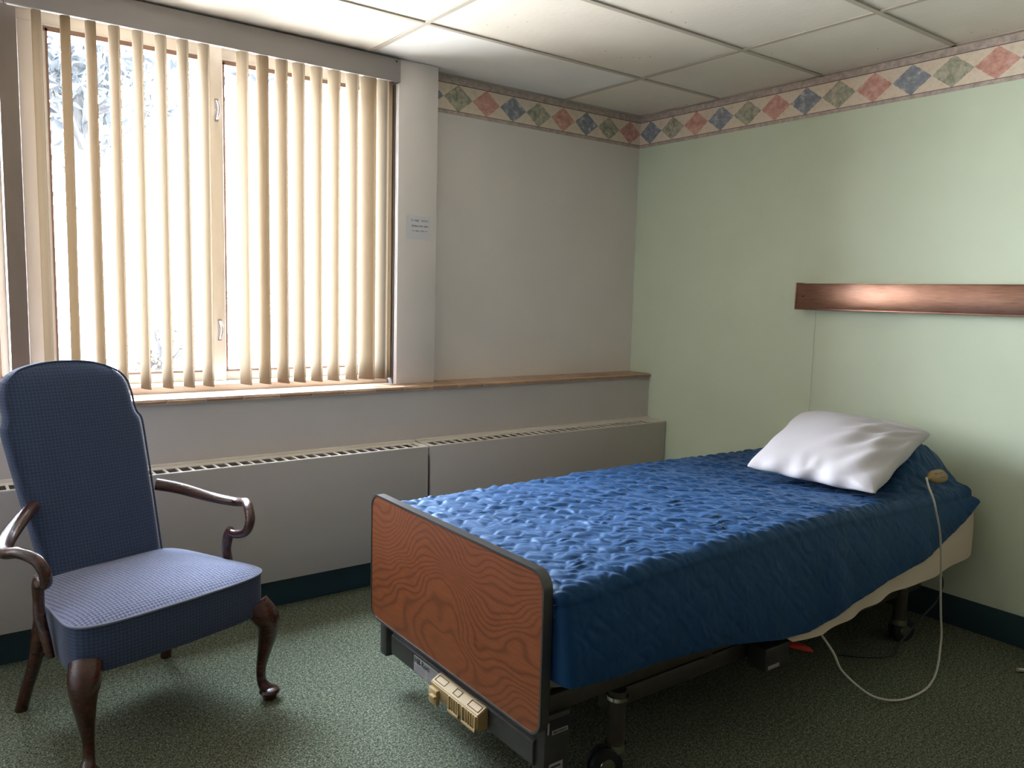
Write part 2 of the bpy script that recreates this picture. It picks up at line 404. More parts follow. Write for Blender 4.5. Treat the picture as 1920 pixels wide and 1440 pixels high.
# wallpaper border
def border(name, p0, p1, s0, s1, n):
    me = bpy.data.meshes.new(name); z0, z1 = 2.2545, H-.0045
    q = Vector(n)*.0012
    v = [Vector((p0[0], p0[1], z0))+q, Vector((p1[0], p1[1], z0))+q, Vector((p1[0], p1[1], z1))+q, Vector((p0[0], p0[1], z1))+q]
    b = [a-q for a in v]
    me.from_pydata(v+b, [], [(0, 1, 2, 3), (0, 4, 5, 1), (3, 2, 6, 7), (0, 3, 7, 4), (1, 5, 6, 2)])
    uv = me.uv_layers.new(name='UV')
    tab = {0: (s0, 0), 1: (s1, 0), 2: (s1, z1-z0), 3: (s0, z1-z0), 4: (s0, 0), 5: (s1, 0), 6: (s1, z1-z0), 7: (s0, z1-z0)}
    for l in me.loops: uv.data[l.index].uv = tab[l.vertex_index]
    me.materials.append(MT['border']); o = bpy.data.objects.new(name, me); COL.objects.link(o); tag(o, kind='structure'); return o
off = -.087
border('trim_4', (PX1, 0), (0, 0), PX1+off, off, (0, -1, 0))
border('trim_5', (0, 0), (0, YB), off, -YB+off, (-1, 0, 0))
# baseboards
struct('baseboard_window', B(XL, -.012, -.262, -.165, 0, .128, bev=.004), 'baseboard')
struct('baseboard_right', B(-.008, 0, YB, -.262, 0, .13, bev=.003), 'baseboard')
# ------------------------------------------------------------------ windows
def window(name, x0, x1, jl=.02):
    Y0, Y1 = .085, .145; z0, z1 = ZS+.03, 2.40
    w_ = tag(empty(name, ((x0+x1)/2, Y0, z0)), kind='structure'); w_.location = (0, 0, 0)
    bm = bmesh.new()
    box(bm, x0, x1, .02, .16, ZS, z0+.006, bev=.003)
    box(bm, x0, x1, Y0, .16, 2.335, z1, bev=.002)
    box(bm, x0, x0+jl, Y0, .16, z0, 2.335, bev=.002); box(bm, x1-.02, x1, Y0, .16, z0, z1, bev=.002)
    xm = (x0+x1)/2 if name != 'window_1' else -2.463
    box(bm, xm-.027, xm+.027, Y0-.02, .16, z0, z1, bev=.003)
    obj('window_frame', bm, 'white_trim', w_)
    for a, b in ((x0+jl, xm-.027), (xm+.027, x1-.02)):
        bm = bmesh.new()
        box(bm, a, b, Y0, Y1, z0, z0+.05, bev=.003); box(bm, a, b, Y0, Y1, 2.318, 2.336, bev=.003)
        box(bm, a, a+.006, Y0, Y1, z0, 2.33); box(bm, b-.006, b, Y0, Y1, z0, 2.33)
        sa = obj('window_sash', bm, 'white_trim', w_)
        bm = bmesh.new(); g = .008
        box(bm, a+.006, a+.006+g, Y0-.003, Y1, z0+.05, 2.318); box(bm, b-.006-g, b-.006, Y0-.003, Y1, z0+.05, 2.318)
        box(bm, a, b, Y0-.003, Y1, z0+.046, z0+.055); box(bm, a, b, Y0-.003, Y1, 2.308, 2.326)
        obj('gasket', bm, 'brown_frame', sa)
        obj('pane', B(a+.01, b-.01, Y0+.028, Y0+.033, z0+.05, 2.316), 'glass', w_, smooth=False)
    for z in (2.112, 1.178):
        bm = T([(xm, Y0-.022, z+.035), (xm, Y0-.040, z+.028), (xm+.004, Y0-.047, z), (xm, Y0-.040, z-.034), (xm, Y0-.022, z-.040)], [.004, .005, .006, .005, .004], 8)
        box(bm, xm-.009, xm+.009, Y0-.024, Y0-.0195, z-.05, z+.045, bev=.002)
        obj('window_latch', bm, 'valance', w_)
    return w_
window('window_1', -3.186, PX0, .092)
window('window_2', -4.62, -3.248)
# valance and blind track
BL = {}
for key, x0, x1, lab in (('main', -3.228, PX0-.002, 'cream vertical blind under a grey-beige valance over the two-pane window'),
                         ('left', -4.62, -3.232, 'cream vertical blind of the next window, left of the grey window post')):
    bt = tag(empty('vertical_blind', (0, 0, 0)), lab, 'blind'); BL[key] = bt
    bm = B(x0, x1, -.105, -.093, 2.328, 2.432, bev=.002)
    box(bm, x0, x1, -.0935, -.02, 2.424, 2.432)
    if x1 > -2: box(bm, x1-.004, x1, -.103, -.02, 2.328, 2.432)
    v = obj('valance', bm, 'valance', bt)
    obj('head_rail', B(x0+.01, x1-.01, -.062, -.022, 2.345, 2.385, bev=.003), 'white_trim', bt)
    if x1 > -2: obj('screw', T([(x1-.022, -.107, 2.418), (x1-.022, -.101, 2.418)], .004, 8, smooth=False), 'black', v)
# vertical blind slats
def slat_mesh(h=1.0):
    n, mz = 8, 14; w_ = .089; vs = []; fs = []
    for k in range(mz+1):
        z = -h*k/mz
        for i in range(n+1):
            t = i/n*2-1; vs.append((t*w_/2, .0085*(1-t*t), z))
    N = len(vs)
    vs += [(a, b+.0009, c) for a, b, c in vs]
    for k in range(mz):
        for i in range(n):
            a = k*(n+1)+i; fs.append((a, a+1, a+n+2, a+n+1)); fs.append((N+a, N+a+n+1, N+a+n+2, N+a+1))
    for k in range(mz):
        for i in (0, n):
            a = k*(n+1)+i; b = a+n+1; fs.append((a, N+a, N+b, b))
    for k in (0, mz):
        for i in range(n):
            a = k*(n+1)+i; fs.append((a, a+1, N+a+1, N+a))
    me = bpy.data.meshes.new('blind_slat'); me.from_pydata(vs, [], fs); me.materials.append(MT['slat']); me.shade_smooth(); return me
ZT, ZB = 2.347, .943
slme = slat_mesh(ZT-ZB)
clipme = bpy.data.meshes.new('hanger_clip'); bm = B(-.008, .008, -.002, .010, 0, .02, bev=.001); bm.to_mesh(clipme); bm.free(); clipme.materials.append(MT['white_cap'])
# (x, heading of the slat seen from above, degrees from +y towards +x)
SL = [(-3.287, 8), (-3.128, -14)]+[(x, None) for x in (-3.036, -2.952, -2.872, -2.789, -2.705, -2.623, -2.541, -2.463-.078+.078, -2.385, -2.302, -2.219, -2.142, -2.059, -1.975, -1.888, -1.81, -1.738)]
SL = [s for s in SL if abs(s[0]+2.463) > .001]
SL += [(-3.375-.085*i, 42) for i in range(14)]
SL.append((-1.714, -66))  # extra slat added to cover the brightly lit jamb
SL.sort()
for i, (x, an) in enumerate(SL):
    o = bpy.data.objects.new('slat', slme); COL.objects.link(o); o.parent = BL['left' if x < -3.23 else 'main']
    if an is None:
        an = -15+random.uniform(-1.2, 1.2)
        if x > -1.83: an = -34 if x < -1.77 else -24
        if x > -1.76: an = -22
    # slat runs along local x; heading measured from +y
    o.location = (x, (-.012 if x > -1.72 else -.042)+random.uniform(-.002, .002), ZT); o.rotation_euler = (random.uniform(-.0012, .0012), random.uniform(-.0015, .0015), math.radians(90-an))
    c = bpy.data.objects.new('hanger_clip', clipme); COL.objects.link(c); c.parent = o; c.location = (0, 0, -.004)
# notice on the pillar
n_ = obj('paper_notice', B(-1.628, -1.493, PY-.0012, PY-.0002, 1.617, 1.728), 'paper', smooth=False)
tag(n_, 'small white paper notice with three printed lines taped to the pillar', 'notice')
bm = bmesh.new(); rr = random.Random(3)
for z, x0, x1, hh in ((1.706, -1.600, -1.505, .0085), (1.680, -1.597, -1.503, .0085), (1.657, -1.598, -1.507, .006)):
    x = x0
    while x < x1-.005:
        lw = rr.choice((.0045, .005, .006))
        if rr.random() < .17: x += .005; continue
        box(bm, x, x+.0014, PY-.0016, PY-.001, z-hh/2, z+hh/2)
        k = rr.random()
        if k < .6: box(bm, x, x+lw-.001, PY-.0016, PY-.001, z+hh/2-.0014, z+hh/2)
        if k > .3: box(bm, x, x+lw-.001, PY-.0016, PY-.001, z-.0007, z+.0007)
        if k > .7: box(bm, x+lw-.0022, x+lw-.001, PY-.0016, PY-.001, z-hh/2, z+hh/2)
        x += lw+.0005
obj('printed_text', bm, 'grey_ink', n_, smooth=False)
# ------------------------------------------------------------------ convector covers under the sill
def convector(x0, x1, lab, endcap):
    t = empty('radiator_cover', ((x0+x1)/2, CY, .133)); cx, cy, cz = t.location
    def L(bm):
        bmesh.ops.translate(bm, verts=bm.verts, vec=(-cx, -cy, -cz)); return bm
    obj('front_panel', L(B(x0, x1, CY, CY+.018, .133, ZC-.003, bev=.003)), 'conv', t)
    bm = bmesh.new(); ya, yb = CY+.012, -.232; zt = ZC
    box(bm, x0, x1, CY+.0005, ya, zt-.006, zt, bev=.0015); box(bm, x0, x1, yb, -.190, zt-.004, zt, bev=.001)
    box(bm, x0, x1, -.192, -.165, zt-.004, zt+.008, bev=.002)
    pitch = .0475; xr = x1-(.10 if endcap else .035); xl = x0+.02
    box(bm, xr, x1, ya-.002, yb+.002, zt-.004, zt, bev=.001); box(bm, x0, xl, ya-.002, yb+.002, zt-.004, zt, bev=.001)
    x = xl
    while x < xr:
        box(bm, x-.0045, x+.0045, ya-.002, yb+.002, zt-.005, zt-.0003); x += pitch
    obj('top_grille', L(bm), 'white_trim', t, smooth=False)
    bm = B(x0, x1, CY+.016, -.166, zt-.050, zt-.045); obj('grille_recess', L(bm), 'baseboard' if False else 'conv', t, smooth=False)
    if endcap: obj('end_cap', L(B(x1-.004, x1, CY+.001, -.165, .133, zt-.002, bev=.001)), 'conv', t)
    obj('bottom_edge', L(B(x0, x1, CY+.004, -.166, .133, .145)), 'conv', t, smooth=False)
    tag(t, lab, 'radiator cover', 'metal covers under the sill'); return t
convector(-1.610, -.006, 'beige metal convector cover with slotted top, right unit reaching the green wall', True)
convector(-4.74, -1.622, 'beige metal convector cover with slotted top, left unit behind the armchair', False)

# ------------------------------------------------------------------ wall light above the bed
t = tag(empty('wall_light', (0, -1.72, 1.33)), 'long bronze metal bed light mounted on the green wall', 'wall light')
y0, y1 = -2.42, -1.172; z0, z1 = 1.328, 1.458
def Lc(bm): bmesh.ops.translate(bm, verts=bm.verts, vec=(0, 1.72, -1.33)); return bm
obj('front_panel', Lc(B(-.061, -.057, y0+.004, y1-.006, z0+.006, z1-.008, bev=.001)), 'bronze', t)
for ya in (y1-.006, y0): obj('end_cap', Lc(B(-.064, -.0015, ya, ya+.006, z0, z1, bev=.001)), 'bronze', t)
bm = B(-.063, -.0015, y0, y1, z1-.008, z1-.004, bev=.001); box(bm, -.063, -.05, y0, y1, z0, z0+.007, bev=.001); box(bm, -.012, -.0015, y0, y1, z0, z1-.006)
obj('housing', Lc(bm), 'bronze', t)
obj('diffuser', Lc(B(-.05, -.012, y0+.006, y1-.006, z0+.002, z0+.005)), 'white_cap', t)
obj('screw', Lc(T([(-.0665, -1.215, 1.392), (-.06, -1.215, 1.392)], .0035, 10, smooth=False)), 'black', t)
obj('screw', Lc(T([(-.0645, -1.314, 1.398), (-.06, -1.314, 1.398)], .0022, 10, smooth=False)), 'black', t)
bm = T([(-.030, -1.268, 1.332), (-.022, -1.265, 1.25), (-.012, -1.258, 1.05), (-.010, -1.256, .86), (-.010, -1.254, .70)], .0011, 6)
obj('pull_string', Lc(bm), 'cord', t)
# (the second faint line in the photo is the string's shadow on the wall)

# ------------------------------------------------------------------ armchair
AY = math.radians(17)
ch = tag(empty('armchair', (-2.997, -.833, 0), AY), 'high-backed slate blue upholstered armchair with dark scrolled wooden arms', 'armchair')
# local frame: x = sitter's left/viewer's right, -y = forward
def sell(hw, hd, n, cx, cy, z, p=4.0, zf=None):
    out = []
    for k in range(n):
        a = 2*PI*k/n; c, s = math.cos(a), math.sin(a)
        x = cx+hw*math.copysign(abs(c)**(2/p), c); y = cy+hd*math.copysign(abs(s)**(2/p), s)
        out.append((x, y, z if zf is None else zf(x, y)))
    return out
def seat_pt(u, v):     # outline of seat: u -1..1 across, v 0 back .. 1 front
    hw = .235+.085*v; y = .205-.475*v-.018*(1-u*u)*v; return hw*u, y
def seat_ring(z, g, n=64):
    out = []
    for k in range(n):
        a = 2*PI*k/n; c, s = math.cos(a), math.sin(a); p = 7
        u = math.copysign(abs(c)**(2/p), c); v = .5-.5*math.copysign(abs(s)**(2/p), s)
        x, y = seat_pt(u, v); x *= g; y = (y+.03)*g-.03; out.append((x, y, z))
    return out
bm = bmesh.new(); rings = [seat_ring(.300, .96), seat_ring(.297, .985), seat_ring(.305, .995), seat_ring(.36, 1.0), seat_ring(.42, 1.0), seat_ring(.432, 1.0)]
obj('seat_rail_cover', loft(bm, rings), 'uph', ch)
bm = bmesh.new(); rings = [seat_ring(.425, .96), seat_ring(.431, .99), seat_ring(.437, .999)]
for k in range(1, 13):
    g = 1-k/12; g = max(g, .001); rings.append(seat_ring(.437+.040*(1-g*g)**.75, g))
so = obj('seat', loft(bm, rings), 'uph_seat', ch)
pr_ = [Vector(p) for p in seat_ring(.4335, 1.004, 96)]; pr_.append(pr_[0])
obj('seat_piping', tube(bmesh.new(), pr_, .0042, 6, smooth=False, cap=False), 'piping', so)
# back: half width against height, leaning backwards (+y)
BK = [(.40, .185), (.46, .188), (.60, .199), (.75, .210), (.86, .217), (.895, .218), (.91, .214), (.922, .206), (.945, .202), (.98, .202), (1.02, .198), (1.045, .188), (1.065, .170), (1.082, .142), (1.094, .105), (1.102, .060), (1.105, .01)]
def back_y(z): return .135+.27*(z-.40)
def lerp_tab(tab, z):
    for (a, va), (b, vb) in zip(tab, tab[1:]):
        if z <= b: return va+(vb-va)*(z-a)/(b-a)
    return tab[-1][1]
def cxb(z): return -.010-.055*(z-.45)
NW = 36
def back_rings(thick, scale=1.0):
    rings = []; zs = list(np.arange(.36, 1.0, .02))+[1.0+.006*i for i in range(18)]
    for z in zs:
        hw = lerp_tab(BK, max(z, .40))*scale; r = []
        yc = back_y(z)+.5*thick
        edge = max(0, (z-1.04)/.065); tt = thick*.5*math.sqrt(max(.03, 1-min(1, edge)**2*.75))
        for k in range(NW*2):
            a = 2*PI*k/(NW*2); c, s = math.cos(a), math.sin(a)
            x = hw*math.copysign(abs(c)**(2/5), c); yy = tt*math.copysign(abs(s)**(2/4), s)
            if s < 0: yy -= .014*(1-abs(x/hw)**2.2)*min(1, (1.11-z)*8)
            r.append((cxb(z)+x, yc+yy, z))
        rings.append(r)
    return rings
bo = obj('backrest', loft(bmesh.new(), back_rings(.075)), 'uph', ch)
pts = []
for sgn, tab in ((1, BK), (-1, BK[::-1])):
    for z, hw in tab: pts.append((cxb(z)+sgn*(hw*.985 if hw > .02 else hw), back_y(z)+.004+(.012 if z > 1.07 else 0), z))
obj('back_piping', T(pts, .0036, 6, n=5), 'uph', bo)
for sgn in (1, -1):
    c = -.012
    arm = [(c+sgn*v[0], v[1], v[2]) for v in ((.198, .20, .672), (.250, .15, .658), (.330, .065, .624), (.366, -.02, .616), (.357, -.09, .628), (.336, -.137, .615), (.324, -.160, .583), (.316, -.148, .547), (.310, -.105, .530), (.304, -.072, .531))]
    rad = [(.021, .016), (.020, .022), (.017, .027), (.016, .021), (.016, .017), (.0165, .0165), (.0165, .016), (.016, .015), (.015, .015), (.0125, .013)]
    # ra follows local z, rb across
    bm = bmesh.new(); tube(bm, arm, [(a, b) for a, b in rad], 16, n=8)
    ao = obj('armrest', bm, 'mahog', ch)
    post = [(c+sgn*.304, -.078, .545), (c+sgn*.303, -.066, .52), (c+sgn*.300, -.058, .47), (c+sgn*.302, -.066, .42), (c+sgn*.298, -.09, .36), (c+sgn*.292, -.10, .31)]
    obj('arm_post', T(post, [(.012, .012), (.018, .016), (.016, .015), (.016, .016), (.019, .013), (.017, .010)], 14, n=6), 'mahog', ao)
    # cabriole front leg
    fx, fy = sgn*.285, -.262
    d = Vector((sgn*.62, -.78, 0))
    leg = [(fx-sgn*.012, fy+.020, .325), (fx+d.x*.010, fy+d.y*.008, .285), (fx+d.x*.020, fy+d.y*.018, .245), (fx+d.x*.008, fy+d.y*.006, .18), (fx-d.x*.006, fy-d.y*.006, .115), (fx-d.x*.006, fy-d.y*.006, .065), (fx+d.x*.008, fy+d.y*.008, .038), (fx+d.x*.026, fy+d.y*.026, .024)]
    rr_ = [(.044, .044), (.043, .043), (.034, .034), (.024, .024), (.0165, .0165), (.0155, .0155), (.020, .020), (.021, .021)]
    bm = T(leg, rr_, 14, n=6, side=(d.y, -d.x, 0))
    pad = [[(fx+d.x*.020+r*math.cos(2*PI*k/20), fy+d.y*.020+r*math.sin(2*PI*k/20), z) for k in range(20)] for z, r in ((.0, .018), (.003, .022), (.012, .024), (.020, .030), (.028, .034), (.036, .030), (.042, .016))]
    loft(bm, pad)
    obj('leg', bm, 'mahog', ch)
    rl = [(sgn*.205, .175, .34), (sgn*.212, .185, .28), (sgn*.222, .205, .18), (sgn*.236, .24, .08), (sgn*.245, .268, .0)]
    obj('leg', T(rl, [.026, .024, .020, .0185, .019], 10, n=5), 'mahog', ch)

# ------------------------------------------------------------------ hospital bed
BX = -2.31
bed = tag(empty('hospital_bed', (-1.2, -1.6, 0)), 'hospital bed with an oak laminate footboard and dark steel frame', 'bed')
def Lb(bm): bmesh.ops.translate(bm, verts=bm.verts, vec=(1.2, 1.6, 0)); return bm
fb = obj('footboard', Lb(prism(bmesh.new(), rrect(-2.045, -1.115, .258, .682, .045), 0, BX-.001, BX+.024)), 'oak', bed)
# black edge band around the board
bm = bmesh.new(); oo = rrect(-2.049, -1.111, .254, .686, .048, 10); ii = rrect(-2.043, -1.117, .260, .680, .043, 10)
n = len(oo)
V = [[bm.verts.new((x, p[0], p[1])) for p in q] for x, q in ((BX-.0025, ii), (BX-.0025, oo), (BX+.026, oo), (BX+.026, ii))]
for a, b in ((0, 1), (1, 2), (2, 3), (3, 0)):
    for k in range(n): bm.faces.new((V[a][k], V[a][(k+1) % n], V[b][(k+1) % n], V[b][k]))
obj('edge_band', Lb(bm), 'edge', fb)
# metal end panel under the footboard
ep = obj('end_panel', Lb(prism(bmesh.new(), [(-2.292, .155), (-2.270, .150), (-2.255, .262), (-2.280, .262), (-2.285, .232), (-2.294, .224)], 1, -2.00, -1.228, bev=.002)), 'darkmetal', bed) if False else None
bm = bmesh.new()
prof = [(-2.292, .155), (-2.27, .150), (-2.25, .256), (-2.268, .256), (-2.276, .232), (-2.293, .221)]
v0 = [bm.verts.new((p[0], -2.0, p[1])) for p in prof]; v1 = [bm.verts.new((p[0], -1.228, p[1])) for p in prof]
bm.faces.new(v0); bm.faces.new(v1[::-1])
for i in range(6): bm.faces.new((v0[i], v1[i], v1[(i+1) % 6], v0[(i+1) % 6]))
bmesh.ops.bevel(bm, geom=list(bm.edges), offset=.0018, segments=2, affect='EDGES')
ep = obj('end_panel', Lb(bm), 'darkmetal', bed)
lb = obj('maker_label', Lb(B(-2.2945, -2.2925, -1.536, -1.384, .160, .214, bev=.0008, seg=1)), 'label', bed)
RX = (PI/2, 0, -PI/2)   # text facing -x, reading towards -y
text_obj('label_text', 'Hill-Rom', .026, 'ink', lb, (-2.2947+1.2, -1.388+1.6, .1925), RX)
bm = bmesh.new(); rr = random.Random(5)
for z in (.184, .178, .172, .166): box(bm, -2.2951, -2.2943, -1.45-rr.uniform(0, .006), -1.392, z, z+.0018)
for z in (.206, .200, .194, .188, .182, .176, .170, .165): box(bm, -2.2951, -2.2943, -1.528+rr.uniform(0, .008), -1.468, z, z+.0016)
obj('fine_print', Lb(bm), 'grey_ink', lb, smooth=False)
# cream control pod clipped to the end panel
pod = bmesh.new()
prof = [(-2.292, .222), (-2.298, .224), (-2.330, .207), (-2.330, .170), (-2.322, .160), (-2.292, .160)]
def prof_y(bm, prof, ya, yb, bev):
    v0 = [bm.verts.new((p[0], ya, p[1])) for p in prof]; v1 = [bm.verts.new((p[0], yb, p[1])) for p in prof]; n = len(prof); f = [bm.faces.new(v0), bm.faces.new(v1[::-1])]
    for i in range(n): f.append(bm.faces.new((v0[i], v1[i], v1[(i+1) % n], v0[(i+1) % n])))
    if bev: bmesh.ops.bevel(bm, geom=list({e_ for q in f for e_ in q.edges}), offset=bev, segments=2, affect='EDGES')
    return bm
prof_y(pod, prof, -1.798, -1.548, .0025)
pd = obj('control_pod', Lb(pod), 'beige_plastic', bed)
for ya, yb in ((-1.612, -1.560), (-1.688, -1.658), (-1.788, -1.736)):
    bm = bmesh.new()
    # outlines on the sloping face
    for a, b in ((ya, yb),):
        for s_, (p, q) in enumerate((((-2.302, .2218), (-2.3245, .2099)),)):
            def pt(y, t): return (p[0]+(q[0]-p[0])*t-.0006, y, p[1]+(q[1]-p[1])*t+.0009)
            tube(bm, [pt(a, .1), pt(a, .85), pt(b, .85), pt(b, .1), pt(a, .1)], .0009, 4, smooth=False)
    obj('button', Lb(bm), 'brownmetal', pd)
bm = bmesh.new()
for ya, yb in ((-1.792, -1.722), (-1.706, -1.650)):
    box(bm, -2.3335, -2.329, ya, ya+.006, .160, .204); box(bm, -2.3335, -2.329, yb-.006, yb, .160, .204); box(bm, -2.335, -2.329, ya, yb, .158, .165, bev=.0008)
    k = ya+.014
    while k < yb-.01: box(bm, -2.332, -2.3295, k, k+.003, .166, .203); k += .012
obj('pod_ribs', Lb(bm), 'beige_plastic', pd, smooth=False)
bm = B(-2.342, -2.329, -1.60, -1.555, .150, .196, bev=.003); box(bm, -2.352, -2.340, -1.603, -1.575, .176, .183, bev=.002)
obj('cable_clip', Lb(bm), 'beige_plastic', pd)
# corner block at the foot, stickers
obj('corner_bracket', Lb(B(-2.284, -2.20, -2.035, -1.985, .055, .30, bev=.004)), 'darkmetal', bed)
obj('corner_bracket', Lb(B(-2.284, -2.20, -1.175, -1.13, .12, .30, bev=.004)), 'darkmetal', bed)
st = obj('barcode_sticker', Lb(B(-2.278, -2.196, -2.0372, -2.0354, .250, .286, bev=.0004, seg=1)), 'black', bed)
ba = obj('sticker_strip', Lb(B(-2.262, -2.210, -2.0380, -2.0370, .2475, .2585)), 'label', st, smooth=False)
bm = bmesh.new(); x = -2.258
while x < -2.214: wd = rr.choice((.0008, .0014, .002)); box(bm, x, x+wd, -2.0386, -2.0378, .250, .256); x += wd+rr.choice((.001, .0016))
box(bm, -2.262+.055, -2.262+.0551, -2.0386, -2.0378, .25, .2501)
obj('barcode', Lb(bm), 'ink', st, smooth=False)
obj('sticker_corner', Lb(B(-2.278, -2.272, -2.0382, -2.0370, .252, .284)), 'label', st, smooth=False)
ws = obj('warning_sticker', Lb(B(-2.268, -2.222, -2.0370, -2.0352, .118, .168, bev=.0004, seg=1)), 'pink_label' if False else 'label', bed)
bm = bmesh.new()
for z in (.160, .156, .148, .143, .138, .133, .128): box(bm, -2.264, -2.228+rr.uniform(-.006, 0), -2.0376, -2.0366, z, z+(.003 if z == .156 else .0014))
obj('sticker_text', Lb(bm), 'ink', ws, smooth=False)
# frame: side rails, cross members, deck
for y in (-2.005, -1.175):
    obj('side_rail', Lb(B(-2.26, -.10, y-.016, y+.016, .295, .345, bev=.005)), 'brownmetal', bed)
for y in (-1.945, -1.235):
    obj('base_rail', Lb(B(-2.0, -.22, y-.02, y+.02, .195, .250, bev=.006)), 'brownmetal', bed)
for x in (-2.2, -1.6, -.9, -.2): obj('cross_member', Lb(B(x-.02, x+.02, -1.99, -1.19, .262, .296, bev=.003)), 'darkmetal', bed)
bm = B(-2.26, -.12, -1.99, -1.19, .345, .36, bev=.003)
for k in range(12): box(bm, -2.2+.17*k, -2.12+.17*k, -1.98, -1.2, .352, .368, bev=.002)
obj('mattress_deck', Lb(bm), 'darkmetal', bed)
def caster(x, y, sgn):
    p = obj('caster_post', Lb(T([(x, y, .262), (x, y, .085)], .026, 16, smooth=False)), 'brownmetal', bed)
    bm = T([(x, y, .105), (x, y, .082)], .031, 18, smooth=False); obj('collar', Lb(bm), 'chrome', p); obj('collar', Lb(T([(x, y, .235), (x, y, .246)], .031, 18, smooth=False)), 'chrome', p)
    bm = bmesh.new(); ax = Vector((.35, .94, 0)).normalized()
    wx, wy = x+.035*sgn, y+.005
    fr_ = Vector((wx, wy, .05))
    for o_ in (-.014, .014):
        q = fr_+ax*o_; loft(bm, [[(q+ax*k+Vector((-ax.y, ax.x, 0))*(r*math.cos(2*PI*i/28))+Vector((0, 0, r*math.sin(2*PI*i/28)))) for i in range(28)] for k, r in ((-.010, .036), (-.008, .047), (0, .05), (.008, .047), (.010, .036))])
    obj('wheel', Lb(bm), 'black', p)
    bm = bmesh.new(); q = fr_-ax*.026
    loft(bm, [[(q+ax*k+Vector((-ax.y, ax.x, 0))*(r*math.cos(2*PI*i/20))+Vector((0, 0, r*math.sin(2*PI*i/20)))) for i in range(20)] for k, r in ((0, .022), (.004, .024), (.03, .010))])
    tube(bm, [(x, y, .09), (wx, wy, .088), (wx, wy, .05)], .009, 8, smooth=False)
    obj('wheel_hub', Lb(bm), 'chrome', p)
for x, y, s_ in ((-1.972, -1.975, -1), (-.385, -1.965, 1), (-1.972, -1.215, -1), (-.385, -1.215, 1)): caster(x, y, s_)
# brake pedal and junction box under the side
jb = obj('junction_box', Lb(B(-1.40, -1.27, -2.055, -1.985, .185, .262, bev=.005)), 'darkmetal', bed)
obj('box_label', Lb(B(-1.385, -1.325, -2.0562, -2.0548, .190, .203)), 'label', jb, smooth=False)
obj('brake_pedal', Lb(T([(-1.245, -2.00, .225), (-1.20, -2.02, .215), (-1.13, -2.03, .190)], [(.008, .010), (.012, .022), (.009, .026)], 10)), 'red', bed)
# head end corner bumpers
for y in (-2.02, -1.16): obj('bumper', Lb(T([(-.10, y, .33), (-.075, y, .33)], .028, 14, smooth=False)), 'black', bed)

# ------------------------------------------------------------------ mattress
def sm(a, b, x):
    t = np.clip((x-a)/(b-a), 0, 1); return t*t*(3-2*t)
def hump(x, y):     # raised head end
    return .150*sm(-.60, -.215, x)*(1-.35*sm(-.20, -.06, x))*sm(-1.16, -1.42, y)*(1-sm(-1.90, -2.045, y))
def topz(x, y):
    z = .640+.012*np.sin((x+2.25)*1.6)+.016*sm(-1.5, -2.0, y)*sm(-2.25, -1.7, x)*(1-sm(-1.2, -.7, x))
    return z+hump(x, y)
def slab(x0, x1, y0, y1, zb, dz, r, nx=60, ny=36):
    """mattress-like block whose top follows topz()+dz, edges rounded by r"""
    bm = bmesh.new(); rows = []
    xs_ = np.linspace(x0, x1, nx)
    for x in xs_:
        ex = min(1, min(x-x0, x1-x)/r); ix = r*(1-math.sqrt(max(0, 1-(1-ex)**2)))
        ring = []
        ya, yb_ = y0+ix*.6, y1-ix*.6
        ys_ = np.linspace(ya, yb_, ny)
        for y in ys_:
            ey = min(1, min(y-ya, yb_-y)/r); iy = r*(1-math.sqrt(max(0, 1-(1-ey)**2)))
            zz = float(topz(np.array(x), np.array(y)))+dz-iy-ix
            ring.append((x, y, zz))
        ring.append((x, yb_, zb+.01)); ring.append((x, yb_-.01, zb)); ring.append((x, ya+.01, zb)); ring.append((x, ya, zb+.01))
        rows.append(ring)
    return loft(bm, rows)
mt = obj('mattress', slab(-2.262, -.085, -2.036, -1.130, .362, -.030, .035), 'mattress')
tag(mt, 'thick mattress under the blue bedspread on the hospital bed', 'mattress')
# sheet: wraps the head end and hangs below the bedspread on the near side
nx, nz = 90, 26; vs = []; fs = []
xk = [-1.42, -1.316, -1.134, -.90, -.698, -.50, -.378, -.20, -.085]; zk = [.345, .283, .262, .292, .315, .318, .315, .335, .352]
for i in range(nx+1):
    x = -1.42+(1.335)*i/nx; zb = float(np.interp(x, xk, zk)); zt = .62
    for j in range(nz+1):
        t = j/nz; z = zt+(zb-zt)*t
        vs.append((x, -2.071-.018*math.sin(min(1, t*1.4)*PI/2)-.006*t*math.sin(x*23+2*math.sin(x*7)), z))
N = len(vs); vs += [(a, b+.0012, c) for a, b, c in vs]
for i in range(nx):
    for j in range(nz):
        a = i*(nz+1)+j; fs.append((a, a+1, a+nz+2, a+nz+1)); fs.append((N+a, N+a+nz+1, N+a+nz+2, N+a+1))
bm = slab(-2.255, -.066, -2.044, -1.124, .405, -.022, .035)
sh = obj('bed_sheet', bm, 'sheet'); tag(sh, 'tan bed sheet showing below the blue bedspread beside the head', 'bed sheet')
obj('hanging_edge', (vs, fs), 'sheet', sh)

